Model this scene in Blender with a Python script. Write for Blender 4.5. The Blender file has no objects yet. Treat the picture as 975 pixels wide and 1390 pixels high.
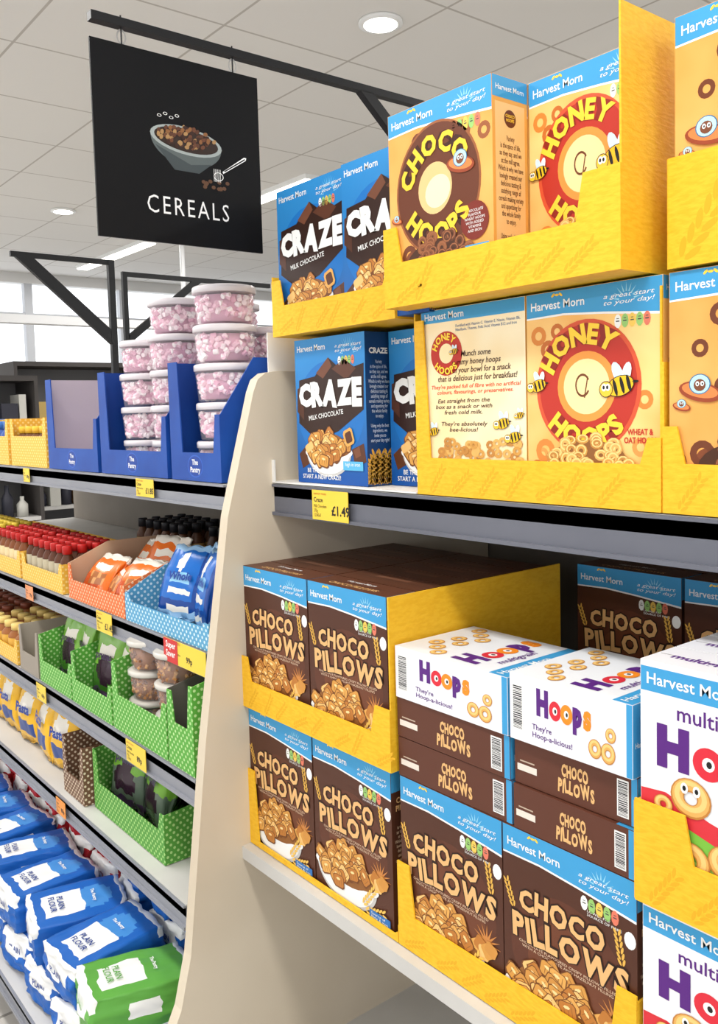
import bpy, bmesh, math, random
from mathutils import Vector, Matrix, noise
random.seed(7)
EYE=1.60
scene=bpy.context.scene
COL=bpy.context.collection
# ------------------------------------------------------------------ materials
def lin(c):
    c=c/255.0
    return c/12.92 if c<=0.04045 else ((c+0.055)/1.055)**2.4
_m={}
def C(r,g,b,rough=.42,metal=0,emit=0,spec=.3):
    k=(r,g,b,rough,metal,emit,spec)
    if k in _m: return _m[k]
    m=bpy.data.materials.new('print_%d_%d_%d'%(r,g,b)); m.use_nodes=True
    p=m.node_tree.nodes['Principled BSDF']
    p.inputs['Base Color'].default_value=(lin(r),lin(g),lin(b),1)
    p.inputs['Roughness'].default_value=rough; p.inputs['Metallic'].default_value=metal
    p.inputs['Specular IOR Level'].default_value=spec
    if emit:
        p.inputs['Emission Color'].default_value=(lin(r),lin(g),lin(b),1); p.inputs['Emission Strength'].default_value=emit
    _m[k]=m; return m
def noisy(name,c1,c2,scale=20,rough=.5,detail=3,bump=0,stretch=(1,1,1),lo=.35,hi=.65):
    m=bpy.data.materials.new(name); m.use_nodes=True; nt=m.node_tree; p=nt.nodes['Principled BSDF']
    tc=nt.nodes.new('ShaderNodeTexCoord'); mp=nt.nodes.new('ShaderNodeMapping'); n=nt.nodes.new('ShaderNodeTexNoise'); cr=nt.nodes.new('ShaderNodeValToRGB')
    mp.inputs['Scale'].default_value=stretch
    nt.links.new(tc.outputs['Object'],mp.inputs[0]); nt.links.new(mp.outputs[0],n.inputs[0])
    n.inputs['Scale'].default_value=scale; n.inputs['Detail'].default_value=detail
    cr.color_ramp.elements[0].position=lo; cr.color_ramp.elements[1].position=hi
    cr.color_ramp.elements[0].color=(*[lin(x) for x in c1],1); cr.color_ramp.elements[1].color=(*[lin(x) for x in c2],1)
    nt.links.new(n.outputs[0],cr.inputs[0]); nt.links.new(cr.outputs[0],p.inputs['Base Color']); p.inputs['Roughness'].default_value=rough
    p.inputs['Specular IOR Level'].default_value=.3
    if bump:
        b=nt.nodes.new('ShaderNodeBump'); b.inputs['Strength'].default_value=bump; b.inputs['Distance'].default_value=.002
        nt.links.new(n.outputs[0],b.inputs['Height']); nt.links.new(b.outputs[0],p.inputs['Normal'])
    return m
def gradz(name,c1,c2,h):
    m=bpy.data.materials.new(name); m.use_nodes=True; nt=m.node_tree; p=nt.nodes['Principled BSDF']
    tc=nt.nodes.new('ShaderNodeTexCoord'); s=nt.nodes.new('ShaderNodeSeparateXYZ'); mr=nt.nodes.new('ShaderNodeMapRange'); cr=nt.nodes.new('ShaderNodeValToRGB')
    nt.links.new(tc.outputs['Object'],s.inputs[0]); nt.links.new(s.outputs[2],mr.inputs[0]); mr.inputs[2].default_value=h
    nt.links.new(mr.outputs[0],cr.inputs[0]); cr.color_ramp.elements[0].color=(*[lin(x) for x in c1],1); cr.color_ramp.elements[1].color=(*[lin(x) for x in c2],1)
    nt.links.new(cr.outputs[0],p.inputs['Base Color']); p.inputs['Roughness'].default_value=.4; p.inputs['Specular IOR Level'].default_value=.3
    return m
def polka(name,base,dot,k=55,r=.26):
    m=bpy.data.materials.new(name); m.use_nodes=True; nt=m.node_tree; p=nt.nodes['Principled BSDF']; L=nt.links.new
    def mt(op,a,b=None):
        n=nt.nodes.new('ShaderNodeMath'); n.operation=op
        for i,v in enumerate((a,b)):
            if v is None: continue
            if isinstance(v,(int,float)): n.inputs[i].default_value=v
            else: L(v,n.inputs[i])
        return n.outputs[0]
    tc=nt.nodes.new('ShaderNodeTexCoord'); s=nt.nodes.new('ShaderNodeSeparateXYZ'); L(tc.outputs['Object'],s.inputs[0])
    u=mt('MULTIPLY',mt('ADD',s.outputs[0],s.outputs[1]),k); v=mt('MULTIPLY',s.outputs[2],k)
    a=mt('SUBTRACT',mt('FRACT',mt('ADD',u,v)),.5); b=mt('SUBTRACT',mt('FRACT',mt('SUBTRACT',u,v)),.5)
    d=mt('SQRT',mt('ADD',mt('MULTIPLY',a,a),mt('MULTIPLY',b,b))); f=mt('LESS_THAN',d,r)
    mx=nt.nodes.new('ShaderNodeMix'); mx.data_type='RGBA'; L(f,mx.inputs[0])
    mx.inputs[6].default_value=(*[lin(x) for x in base],1); mx.inputs[7].default_value=(*[lin(x) for x in dot],1)
    L(mx.outputs[2],p.inputs['Base Color']); p.inputs['Roughness'].default_value=.55
    return m
def clear_plastic():
    m=bpy.data.materials.new('clear_plastic'); m.use_nodes=True; nt=m.node_tree; nt.nodes.clear(); L=nt.links.new
    o=nt.nodes.new('ShaderNodeOutputMaterial'); t=nt.nodes.new('ShaderNodeBsdfTransparent'); p=nt.nodes.new('ShaderNodeBsdfPrincipled'); mx=nt.nodes.new('ShaderNodeMixShader')
    p.inputs['Base Color'].default_value=(.9,.88,.9,1); p.inputs['Roughness'].default_value=.12
    mx.inputs[0].default_value=.15; L(t.outputs[0],mx.inputs[1]); L(p.outputs[0],mx.inputs[2]); L(mx.outputs[0],o.inputs[0]); return m
PLASTIC=clear_plastic()
YEL=noisy('yellow_card',(240,188,44),(234,178,34),60,.55,3,.35,(1,1,3),.42,.6)
WHITE=C(240,240,238); BLUEB=C(62,154,208); DBLUE=C(18,72,150)
# ------------------------------------------------------------------ text
_t={}
def tgeo(s,bold=0.0,align='LEFT',shear=0,sp=1.0):
    k=(s,bold,align,shear,sp)
    if k in _t: return _t[k]
    cu=bpy.data.curves.new('t','FONT'); cu.body=s; cu.resolution_u=2; cu.offset=bold; cu.align_x=align; cu.shear=shear; cu.space_character=sp
    ob=bpy.data.objects.new('t',cu); COL.objects.link(ob); bpy.context.view_layer.update()
    dg=bpy.context.evaluated_depsgraph_get()
    me=bpy.data.meshes.new_from_object(ob.evaluated_get(dg))
    vs=[(v.co.x,v.co.y) for v in me.vertices]; fs=[tuple(p.vertices) for p in me.polygons]
    bpy.data.objects.remove(ob); bpy.data.curves.remove(cu); bpy.data.meshes.remove(me)
    if not vs: vs=[(0,0)]
    x0=min(v[0] for v in vs); y0=min(v[1] for v in vs); x1=max(v[0] for v in vs); y1=max(v[1] for v in vs)
    _t[k]=([(a-x0,b-y0) for a,b in vs],fs,max(x1-x0,1e-4),max(y1-y0,1e-4)); return _t[k]
class Fr:
    def __init__(s,O,U,V,N,clip=None): s.O=Vector(O);s.U=Vector(U);s.V=Vector(V);s.N=Vector(N);s.clip=clip
    def p(s,x,y,n=0):
        if s.clip: x=min(max(x,.0006),s.clip[0]-.0006); y=min(max(y,.0006),s.clip[1]-.0006)
        return s.O+s.U*x+s.V*y+s.N*n
EPS=.00014
class MB:
    def __init__(s): s.v=[];s.f=[];s.mi=[];s.mats=[];s.sm=[]
    def m(s,mat):
        if mat not in s.mats: s.mats.append(mat)
        return s.mats.index(mat)
    def add(s,vs,fs,mat,smooth=False):
        o=len(s.v); s.v+= [tuple(v) for v in vs]; i=s.m(mat) if not isinstance(mat,list) else None
        for k,f in enumerate(fs):
            s.f.append(tuple(o+a for a in f)); s.mi.append(i if i is not None else s.m(mat[k])); s.sm.append(smooth)
    def poly(s,fr,pts,layer,mat): s.add([fr.p(x,y,layer*EPS) for x,y in pts],[tuple(range(len(pts)))],mat)
    def rect(s,fr,x0,y0,x1,y1,layer,mat): s.poly(fr,[(x0,y0),(x1,y0),(x1,y1),(x0,y1)],layer,mat)
    def ell(s,fr,cx,cy,a,b,layer,mat,n=24,rot=0,a0=0,a1=360):
        c,d=math.cos(math.radians(rot)),math.sin(math.radians(rot)); P=[]
        full=abs(a1-a0)>=360
        for i in range(n if full else n+1):
            t=math.radians(a0+(a1-a0)*i/n); x,y=a*math.cos(t),b*math.sin(t); P.append((cx+x*c-y*d,cy+x*d+y*c))
        s.poly(fr,P,layer,mat)
    def sq(s,fr,cx,cy,a,layer,mat,rot=0,asp=.85):
        c,d=math.cos(math.radians(rot)),math.sin(math.radians(rot)); P=[]
        for x,y in ((-.7,-1),(.7,-1),(1,-.7),(1,.7),(.7,1),(-.7,1),(-1,.7),(-1,-.7)):
            x*=a;y*=a*asp; P.append((cx+x*c-y*d,cy+x*d+y*c))
        s.poly(fr,P,layer,mat)
    def ring(s,fr,cx,cy,r1,r2,layer,mat,n=24,sq=1,a0=0,a1=360):
        V=[];F=[]
        for i in range(n+1):
            t=math.radians(a0+(a1-a0)*i/n)
            V+= [fr.p(cx+r1*math.cos(t),cy+r1*sq*math.sin(t),layer*EPS),fr.p(cx+r2*math.cos(t),cy+r2*sq*math.sin(t),layer*EPS)]
            if i: F.append((2*i-2,2*i-1,2*i+1,2*i))
        s.add(V,F,mat)
    def text(s,fr,t,x,y,layer,mat,w=None,h=None,bold=0,rot=0,align='LEFT',shear=0,center=False,sp=1.0,taper=0):
        vs,fs,tw,th=tgeo(t,bold,align,shear,sp)
        sx=(w/tw) if w else None; sy=(h/th) if h else None
        if sx is None: sx=sy
        if sy is None: sy=sx
        c,d=math.cos(math.radians(rot)),math.sin(math.radians(rot)); ox,oy=x,y
        if center: ox=x-(tw*sx*c)/2; oy=y-(tw*sx*d)/2
        P=[]
        for a,b in vs:
            X,Y=a*sx,b*sy
            if taper: Y=Y*(1+taper*(a/tw))
            P.append(fr.p(ox+X*c-Y*d,oy+X*d+Y*c,layer*EPS))
        s.add(P,fs,mat)
    def jtext(s,fr,t,cx,y,w,h,layer,mat,bold,seed=1,arch=0,grow=0):
        """playful lettering: every character slightly rotated / shifted"""
        rs=random.Random(seed); ws=[tgeo(ch,.03)[2]+.10 for ch in t]; k=w/sum(ws); x=cx-w/2
        for ch,wd in zip(t,ws):
            vs,fs,tw,th=tgeo(ch,bold); m=x+wd*k/2; u=(m-cx)/(w/2)
            r=math.radians(rs.uniform(-6,6)-arch*u*200); yo=y+rs.uniform(-.05,.05)*h-arch*u*u*w*.8; hh=h*(1+rs.uniform(-.04,.1)+grow*u)
            sx=k; sy=hh/th; c,d=math.cos(r),math.sin(r)
            s.add([fr.p(m+(a-tw/2)*sx*c-(b*sy-hh/2)*d,yo+hh/2+(a-tw/2)*sx*d+(b*sy-hh/2)*c,layer*EPS) for a,b in vs],fs,mat); x+=wd*k
    def arct(s,fr,t,cx,cy,r,mid,h,layer,mat,bold=.02,bottom=False,gap=.12,ws0=None):
        ref=tgeo('H',bold)[3]; k=h/ref
        ws=[tgeo(ch,ws0 if ws0 is not None else bold)[2]*k for ch in t]; g=h*gap; tot=sum(ws)+g*(len(t)-1)
        pos=-tot/2
        for ch,wd in zip(t,ws):
            m=pos+wd/2; pos+=wd+g
            if not bottom:
                an=math.radians(mid)-m/(r+h*.4); px,py=cx+r*math.cos(an),cy+r*math.sin(an); ro=an-math.pi/2
            else:
                an=math.radians(mid)+m/(r-h*.4); px,py=cx+r*math.cos(an),cy+r*math.sin(an); ro=an+math.pi/2
            vs,fs,tw,th=tgeo(ch,bold); c,d=math.cos(ro),math.sin(ro); wd=tw*k
            P=[fr.p(px+(a*k-wd/2)*c-b*k*d,py+(a*k-wd/2)*d+b*k*c,layer*EPS) for a,b in vs]
            s.add(P,fs,mat)
    def box(s,x0,y0,z0,x1,y1,z1,mat,bev=0):
        if isinstance(mat,list): ml=mat
        else: ml=[mat]*6
        V=[(x0,y0,z0),(x1,y0,z0),(x1,y1,z0),(x0,y1,z0),(x0,y0,z1),(x1,y0,z1),(x1,y1,z1),(x0,y1,z1)]
        F=[(0,1,5,4),(1,2,6,5),(2,3,7,6),(3,0,4,7),(4,5,6,7),(3,2,1,0)]
        s.add(V,F,ml)
    def prism(s,fr,pts,d,mat,edge=None):
        n=len(pts); V=[fr.p(x,y,0) for x,y in pts]+[fr.p(x,y,-d) for x,y in pts]
        F=[tuple(range(n)),tuple(range(2*n-1,n-1,-1))]+[(i,i+n,(i+1)%n+n,(i+1)%n) for i in range(n)]
        s.add(V,F,[mat,mat]+[edge or mat]*n)
    def lathe(s,prof,c,mats,seg=20,smooth=True):
        V=[];F=[];ML=[]
        for r,z in prof:
            for i in range(seg):
                t=2*math.pi*i/seg; V.append((c[0]+r*math.cos(t),c[1]+r*math.sin(t),c[2]+z))
        for k in range(len(prof)-1):
            for i in range(seg):
                j=(i+1)%seg; F.append((k*seg+i,k*seg+j,(k+1)*seg+j,(k+1)*seg+i)); ML.append(mats[k] if isinstance(mats,list) else mats)
        F.append(tuple(range(seg-1,-1,-1))); ML.append(ML[0])
        F.append(tuple((len(prof)-1)*seg+i for i in range(seg))); ML.append(ML[-2])
        s.add(V,F,ML,smooth)
    def tube(s,a,b,r,mat,seg=10):
        a=Vector(a);b=Vector(b);d=(b-a).normalized(); u=d.orthogonal().normalized(); w=d.cross(u); V=[]
        for p in (a,b):
            for i in range(seg):
                t=2*math.pi*i/seg; V.append(p+u*r*math.cos(t)+w*r*math.sin(t))
        F=[(i,(i+1)%seg,seg+(i+1)%seg,seg+i) for i in range(seg)]+[tuple(range(seg-1,-1,-1)),tuple(range(seg,2*seg))]
        s.add(V,F,mat)
    def soft(s,c,size,zone,rnd=.35,pinch=0,seed=0,wr=.04,rot=None,n=9):
        bm=bmesh.new(); bmesh.ops.create_cube(bm,size=2); bmesh.ops.subdivide_edges(bm,edges=bm.edges[:],cuts=n,use_grid_fill=True)
        bm.verts.ensure_lookup_table(); bm.verts.index_update(); P=[];Q=[]
        for v in bm.verts:
            q=v.co.copy(); Q.append(q); p=q.lerp(q.normalized()*1.25,rnd)
            if pinch:
                k=1-pinch*abs(q.z)**2.2; p.y*=k*(1-.35*abs(q.x)**3); p.x*=1+.10*abs(q.z)**4
                p.z*=1+.03*math.cos(q.x*9+seed)
            nn=noise.noise_vector(q*1.7+Vector((seed*3.1,seed,0)))*wr*2+noise.noise_vector(q*5+Vector((seed,0,seed*2)))*wr
            p+=nn; p=Vector((p.x*size[0]/2,p.y*size[1]/2,p.z*size[2]/2))
            if rot: p=rot@p
            P.append(p+Vector(c))
        F=[];M=[]
        for f in bm.faces:
            ids=[v.index for v in f.verts]; ce=sum((Q[i] for i in ids),Vector())/len(ids); F.append(tuple(ids)); M.append(zone(ce.x,ce.y,ce.z))
        bm.free(); s.add(P,F,M,True)
    def mesh(s,name):
        me=bpy.data.meshes.new(name); me.from_pydata(s.v,[],s.f)
        for m in s.mats: me.materials.append(m)
        me.polygons.foreach_set('material_index',s.mi); me.polygons.foreach_set('use_smooth',s.sm); me.update(); return me
def obj(me,name,loc=(0,0,0),rz=0,sc=(1,1,1)):
    o=bpy.data.objects.new(name,me); o.location=loc; o.rotation_euler=(0,0,math.radians(rz)); o.scale=sc; COL.objects.link(o); return o
def put(me,name,X,Yl,z,sc=(1,1,1),jit=0):
    """front face towards the aisle (-X); Yl = left edge as a shopper sees it; z relative to eye level"""
    return obj(me,name,(X,Yl,EYE+z),-90+jit,sc)
# ------------------------------------------------------------------ pack artwork
def frames(W,T,H):
    return (Fr((0,0,0),(1,0,0),(0,0,1),(0,-1,0),(W,H)),Fr((W,0,0),(0,1,0),(0,0,1),(1,0,0),(T,H)),Fr((0,0,H),(1,0,0),(0,1,0),(0,0,1),(W,T)))
GOLD=[C(204,142,66),C(222,164,84),C(186,118,50),C(236,190,118),C(210,150,70)]
CHOC=[C(96,52,28),C(120,68,38),C(80,42,22),C(140,84,48)]
HOOPC=[C(206,150,70),C(222,170,92),C(190,130,58)]
def bowl(b,fr,cx,cy,w,kind,L=5,n=46,seed=1,heap=.42,ps=.075):
    rs=random.Random(seed); h=w*.5
    b.ell(fr,cx,cy,w*.5,h*.66,L,C(196,194,192),28,0,180,360)
    b.ell(fr,cx-w*.01,cy+.001,w*.475,h*.60,L+1,WHITE,28,0,180,360)
    b.ell(fr,cx,cy,w*.53,h*.24,L+2,C(246,246,244),28)
    b.ell(fr,cx,cy+h*.05,w*.475,h*.20,L+3,C(140,88,40),28)
    b.ell(fr,cx,cy+h*.15,w*.40,h*heap*.75,L+3.3,C(140,88,40) if kind!='choc' else C(70,38,20),24)
    pcs=[]
    for i in range(n):
        a=rs.uniform(0,6.28); r=math.sqrt(rs.random()); pcs.append((r*math.sin(a)*h*heap,r*math.cos(a)*w*(.44 if math.sin(a)<.2 else .38)))
    pcs.sort(reverse=True)
    for i,(y,x) in enumerate(pcs):
        yy=cy+h*.16+y*.85; xx=cx+x; s=w*ps; lay=L+4+i*.2
        if kind=='pillow':
            c=rs.choice(GOLD); a=rs.uniform(-50,50)
            b.sq(fr,xx,yy,s*1.1,lay,C(116,66,28),a,.8); b.sq(fr,xx,yy+s*.06,s*.97,lay+.06,c,a,.76)
            for k in (-.4,.1,.55):
                ca,sa=math.cos(math.radians(a)),math.sin(math.radians(a)); b.ell(fr,xx+k*s*ca,yy+k*s*sa,s*.05,s*.6,lay+.1,C(150,96,44),6,a)
            b.ell(fr,xx-s*.1,yy+s*.3,s*.42,s*.18,lay+.14,C(246,212,150),6,a)
        else:
            cc=rs.choice(CHOC if kind=='choc' else HOOPC); sq=rs.uniform(.6,1)
            b.ring(fr,xx,yy,s*.35,s*1.05,lay,cc,10,sq); b.ring(fr,xx,yy+s*.1,s*.62,s*.85,lay+.1,C(150,92,58) if kind=='choc' else C(245,205,130),10,sq)
def banner(b,fr,W,H,frac=.13,txt=WHITE,bg=BLUEB):
    y=H*(1-frac)
    P=[(0,y),(W*.3,y+.002),(W*.6,y-.003),(W,y-.012)]
    b.poly(fr,P+[(W,H),(0,H)],1,bg)
    b.poly(fr,[(0,y-.0025)]+P+[(W,y-.0155),(W*.6,y-.006),(W*.3,y-.001)],1.4,WHITE)
    b.text(fr,'Harvest Morn',W*.04,H*(1-frac*.72),3,txt,w=W*.42,bold=.012)
    for i in range(3): b.ell(fr,W*(.22+.03*i),H-.006,.004,.0018,3,C(250,205,60),8,40-40*i)
    for i in range(9):
        a=math.radians(20*i+10); cx,cy=W*.76,H*(1-frac*.75)
        b.poly(fr,[(cx+.012*math.cos(a-.1),cy+.012*math.sin(a-.1)),(cx+.024*math.cos(a),cy+.024*math.sin(a)),(cx+.012*math.cos(a+.1),cy+.012*math.sin(a+.1))],2,C(150,210,235))
    b.text(fr,'a great start\nto your day!',W*.6,H*(1-frac*.92),3,WHITE,w=W*.35,h=.016,shear=.3,align='CENTER')
def nutri(b,fr,x,y,L=3,s=.0105):
    for i,c in enumerate([(240,240,236),(150,196,110),(236,196,90),(150,196,110),(222,120,96)]):
        b.ell(fr,x+i*s*1.0,y,s*.48,s*.85,L,C(*c),10); b.rect(fr,x+i*s-.0028,y-.0008,x+i*s+.0028,y+.0008,L+1,C(70,70,70)); b.rect(fr,x+i*s-.002,y+.003,x+i*s+.002,y+.004,L+1,C(70,70,70))
def bee(b,fr,x,y,s,L=12,rot=15):
    K=C(28,24,22)
    b.ell(fr,x-s*.1,y+s*.45,s*.2,s*.42,L,C(205,228,240),12,25); b.ell(fr,x+s*.25,y+s*.42,s*.18,s*.4,L+.3,C(225,240,248),12,-15)
    b.ell(fr,x,y,s*.57,s*.36,L+.6,K,18,rot); b.ell(fr,x,y,s*.54,s*.33,L+1,C(246,190,30),18,rot)
    for k in (-.2,.08,.34): b.ell(fr,x+k*s,y+k*s*.25,s*.075,s*.31,L+2,K,10,rot)
    b.ell(fr,x-s*.58,y-s*.1,s*.29,s*.29,L+1.6,K,14); b.ell(fr,x-s*.58,y-s*.1,s*.26,s*.26,L+2.4,C(246,196,60),14); b.ell(fr,x-s*.66,y-s*.03,s*.11,s*.14,L+3,WHITE,10); b.ell(fr,x-s*.67,y-s*.03,s*.05,s*.07,L+4,K,8)
    b.ell(fr,x-s*.5,y-s*.03,s*.1,s*.13,L+3,WHITE,10); b.ell(fr,x-s*.52,y-s*.03,s*.05,s*.07,L+4,K,8)
    b.ell(fr,x+s*.6,y+s*.13,s*.14,s*.05,L+1,K,8)
def ufo(b,fr,x,y,s,L=12):
    b.ell(fr,x,y,s,s*.42,L,C(150,66,36),20,-12); b.ell(fr,x,y+s*.05,s*.85,s*.3,L+1,C(222,130,70),20,-12)
    b.ell(fr,x,y+s*.32,s*.5,s*.44,L+2,C(60,110,150),18); b.ell(fr,x,y+s*.32,s*.45,s*.4,L+2.4,C(180,220,238),18); b.ell(fr,x,y+s*.28,s*.28,s*.26,L+3,C(120,70,45),14)
    b.ell(fr,x-s*.1,y+s*.34,s*.09,s*.11,L+4,WHITE,8); b.ell(fr,x+s*.12,y+s*.34,s*.09,s*.11,L+4,WHITE,8)
    b.ell(fr,x-s*.09,y+s*.33,s*.04,s*.05,L+5,C(20,20,20),6); b.ell(fr,x+s*.13,y+s*.33,s*.04,s*.05,L+5,C(20,20,20),6)
def wheat(b,fr,x,y,s,L,mat,rot=70):
    c,d=math.cos(math.radians(rot)),math.sin(math.radians(rot))
    for i in range(6):
        t=i*s*.16
        for sg in (-1,1): b.ell(fr,x+t*c-sg*s*.07*d,y+t*d+sg*s*.07*c,s*.11,s*.04,L,mat,8,rot+sg*25)
def sideblock(b,fr,T,H,mat,txt,y0,y1,w=.8):
    b.text(fr,txt,T*.5,y0,3,mat,w=T*w,h=y1-y0,align='CENTER',center=True,bold=.01)
SIDE='Variety\nis the spice of life,\nso they say, and we\nat the mill agree.\nWhich is why we have\nlovingly created our\ndelicious tasting &\nsatisfying range of\ncereals making variety\nand appetising for\nthe whole family\nto enjoy.\n\nUsing only the best\ningredients, we\ninvite you to\nstart your day right!'
def box_base(W,T,H,front,side,top):
    b=MB(); b.box(0,0,0,W,T,H,[front,side,front,side,top,side])
    ft=frames(W,T,H)[2]; b.rect(ft,.004,T*.5-.0006,W-.004,T*.5+.0006,1,C(60,50,45)); 
    return b
W0=.232
def craze():
    W,T,H=W0,.066,.295; fr,sd,tp=frames(W,T,H)
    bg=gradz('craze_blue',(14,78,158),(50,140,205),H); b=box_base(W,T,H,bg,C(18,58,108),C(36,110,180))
    b.ell(fr,W*.5,H*.5,W*.48,H*.34,.8,C(30,112,188),30)
    b.text(fr,'Harvest Morn',W*.04,H*.915,3,WHITE,w=W*.42,bold=.012)
    for i in range(15):
        a=math.radians(12*i+6); cx,cy=W*.78,H*.87
        b.poly(fr,[(cx+.016*math.cos(a-.07),cy+.016*math.sin(a-.07)),(cx+.034*math.cos(a),cy+.034*math.sin(a)),(cx+.016*math.cos(a+.07),cy+.016*math.sin(a+.07))],2,C(120,195,235))
    b.text(fr,'a great start\nto your day!',W*.6,H*.88,4,WHITE,w=W*.36,h=.017,shear=.3,align='CENTER')
    nutri(b,fr,W*.66,H*.83,4)
    D=C(50,28,20)
    b.poly(fr,[(W*.04,H*.42),(W*.3,H*.30),(W*.62,H*.36),(W*.97,H*.50),(W*.985,H*.80),(W*.7,H*.76),(W*.5,H*.86),(W*.3,H*.74),(W*.06,H*.72)],3,D)
    b.poly(fr,[(W*.02,H*.5),(W*.12,H*.44),(W*.12,H*.68),(W*.03,H*.66)],4,C(80,46,32)); b.poly(fr,[(W*.55,H*.78),(W*.72,H*.84),(W*.88,H*.77),(W*.75,H*.70)],4,C(92,54,38)); b.poly(fr,[(W*.32,H*.76),(W*.5,H*.86),(W*.55,H*.80),(W*.42,H*.72)],4,C(112,68,48))
    b.jtext(fr,'CRAZE',W*.505,H*.515,W*.90,H*.185,6,D,.12,5,0,.12)
    b.jtext(fr,'CRAZE',W*.505,H*.525,W*.90,H*.170,8,WHITE,.075,5,0,.12)
    b.text(fr,'MILK CHOCOLATE',W*.2,H*.435,8,WHITE,w=W*.5,bold=.01,rot=6)
    b.poly(fr,[(W*.03,H*.2),(W*.14,H*.26),(W*.2,H*.14),(W*.08,H*.1)],4,C(90,50,30)); b.poly(fr,[(W*.8,H*.24),(W*.96,H*.28),(W*.99,H*.16),(W*.84,H*.12)],4,C(90,50,30)); b.poly(fr,[(W*.82,H*.235),(W*.9,H*.26),(W*.92,H*.20),(W*.85,H*.18)],4.5,C(120,72,48))
    bowl(b,fr,W*.47,H*.215,W*.64,'pillow',6,26,3,.5,.10)
    b.sq(fr,W*.2,H*.25,.014,18,GOLD[3],25,.6); b.sq(fr,W*.77,H*.32,.015,18,GOLD[1],20,1.1); b.sq(fr,W*.77,H*.32,.010,18.5,C(90,50,30),20,1.1)
    b.rect(fr,W*.68,H*.10,W*.95,H*.16,12,C(90,180,225)); b.text(fr,'high in iron',W*.71,H*.12,13,WHITE,w=W*.2)
    b.text(fr,'BE THE FIRST TO\nSTART A NEW CRAZE!',W*.36,H*.03,7,WHITE,w=W*.56,h=.022,bold=.01,align='CENTER',center=True)
    b.text(sd,'CRAZE',T*.5,H*.86,3,WHITE,w=T*.7,bold=.04,center=True); sideblock(b,sd,T,H,C(190,205,225),SIDE,H*.28,H*.82)
    for i in range(12): wheat(b,sd,T*(.06+.08*i),H*.03,.05+.01*(i%3),2,C(212,160,60),85)
    b.text(tp,'CRAZE',W*.3,T*.15,2,WHITE,w=W*.4,bold=.04)
    return b.mesh('milk_cereal_box')
def pillows():
    W,T,H=W0,.068,.298; fr,sd,tp=frames(W,T,H)
    bg=gradz('brown_print',(84,46,32),(76,42,28),H); b=box_base(W,T,H,bg,C(78,44,30),C(98,58,40))
    b.ell(fr,W*.5,H*.42,W*.44,H*.32,.4,C(92,50,34),30); b.ell(fr,W*.52,H*.38,W*.32,H*.24,.7,C(108,60,38),30)
    banner(b,fr,W,H,.14); nutri(b,fr,W*.64,H*.79,3,.0125); b.text(fr,'LOWER FAT\nSOURCE OF FIBRE',W*.66,H*.735,3,WHITE,w=W*.24,h=.009)
    b.ell(fr,W*.955,H*.72,.009,.012,3,WHITE,14)
    tan=C(226,178,118); sh=C(40,20,14)
    b.jtext(fr,'CHOCO',W*.46,H*.592,W*.66,H*.125,5,sh,.10,2,.03); b.jtext(fr,'CHOCO',W*.46,H*.597,W*.66,H*.112,7,tan,.045,2,.03)
    b.jtext(fr,'PILLOWS',W*.51,H*.445,W*.88,H*.145,5.5,sh,.10,8,.03); b.jtext(fr,'PILLOWS',W*.51,H*.45,W*.88,H*.130,7.5,tan,.045,8,.03)
    wheat(b,fr,W*.08,H*.60,.045,4,C(226,176,80),110); wheat(b,fr,W*.90,H*.60,.05,4,C(226,176,80),100)
    b.text(fr,'CHOCOLATE FLAVOURED CRISPY PILLOWS, FILLED\nWITH A CHOCOLATE AND HAZELNUT FILLING',W*.5,H*.405,5,C(230,200,170),w=W*.74,h=.010,align='CENTER',center=True)
    for i in range(8):
        a=math.radians(i*22); b.poly(fr,[(W*.85+.003*math.cos(a+1.5),H*.3+.003*math.sin(a+1.5)),(W*.85+.03*math.cos(a),H*.3+.03*math.sin(a)),(W*.85-.003*math.cos(a+1.5),H*.3-.003*math.sin(a+1.5))],2,C(200,130,66))
    bowl(b,fr,W*.42,H*.19,W*.78,'pillow',8,40,9,.50,.082)
    for i in range(6): b.sq(fr,W*(.72+.035*i),H*(.24+.02*(i%3)),.012,9+i,GOLD[i%5],i*31)
    wheat(b,fr,W*.66,H*.09,.06,20,C(236,190,90),50); wheat(b,fr,W*.70,H*.05,.06,20,C(236,190,90),15)
    b.rect(fr,W*.72,H*.02,W*.97,H*.075,21,C(40,110,180)); b.text(fr,'Source of\nfibre & iron',W*.74,H*.028,22,WHITE,w=W*.2,h=.011)
    b.rect(sd,0,H*.86,T,H,1,BLUEB); b.text(sd,'CHOCO\nPILLOWS',T*.5,H*.74,3,tan,w=T*.7,h=.025,bold=.03,align='CENTER',center=True); sideblock(b,sd,T,H,C(220,190,160),SIDE,H*.2,H*.68)
    b.text(tp,'CHOCO PILLOWS',W*.2,T*.2,2,tan,w=W*.6,bold=.02); b.text(tp,'Harvest Morn',W*.3,T*.62,2,WHITE,w=W*.35,bold=.01)
    return b.mesh('chocolate_cereal_box')
def hoopbg(b,fr,W,H,cols,seed=4,n=16,big=1):
    rs=random.Random(seed)
    for i in range(n):
        x,y=rs.uniform(.04,.96)*W,rs.uniform(.04,.84)*H; r=rs.uniform(.009,.015)*big
        b.ring(fr,x,y,r*.45,r,.5+i*.04,rs.choice(cols),14)
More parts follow.
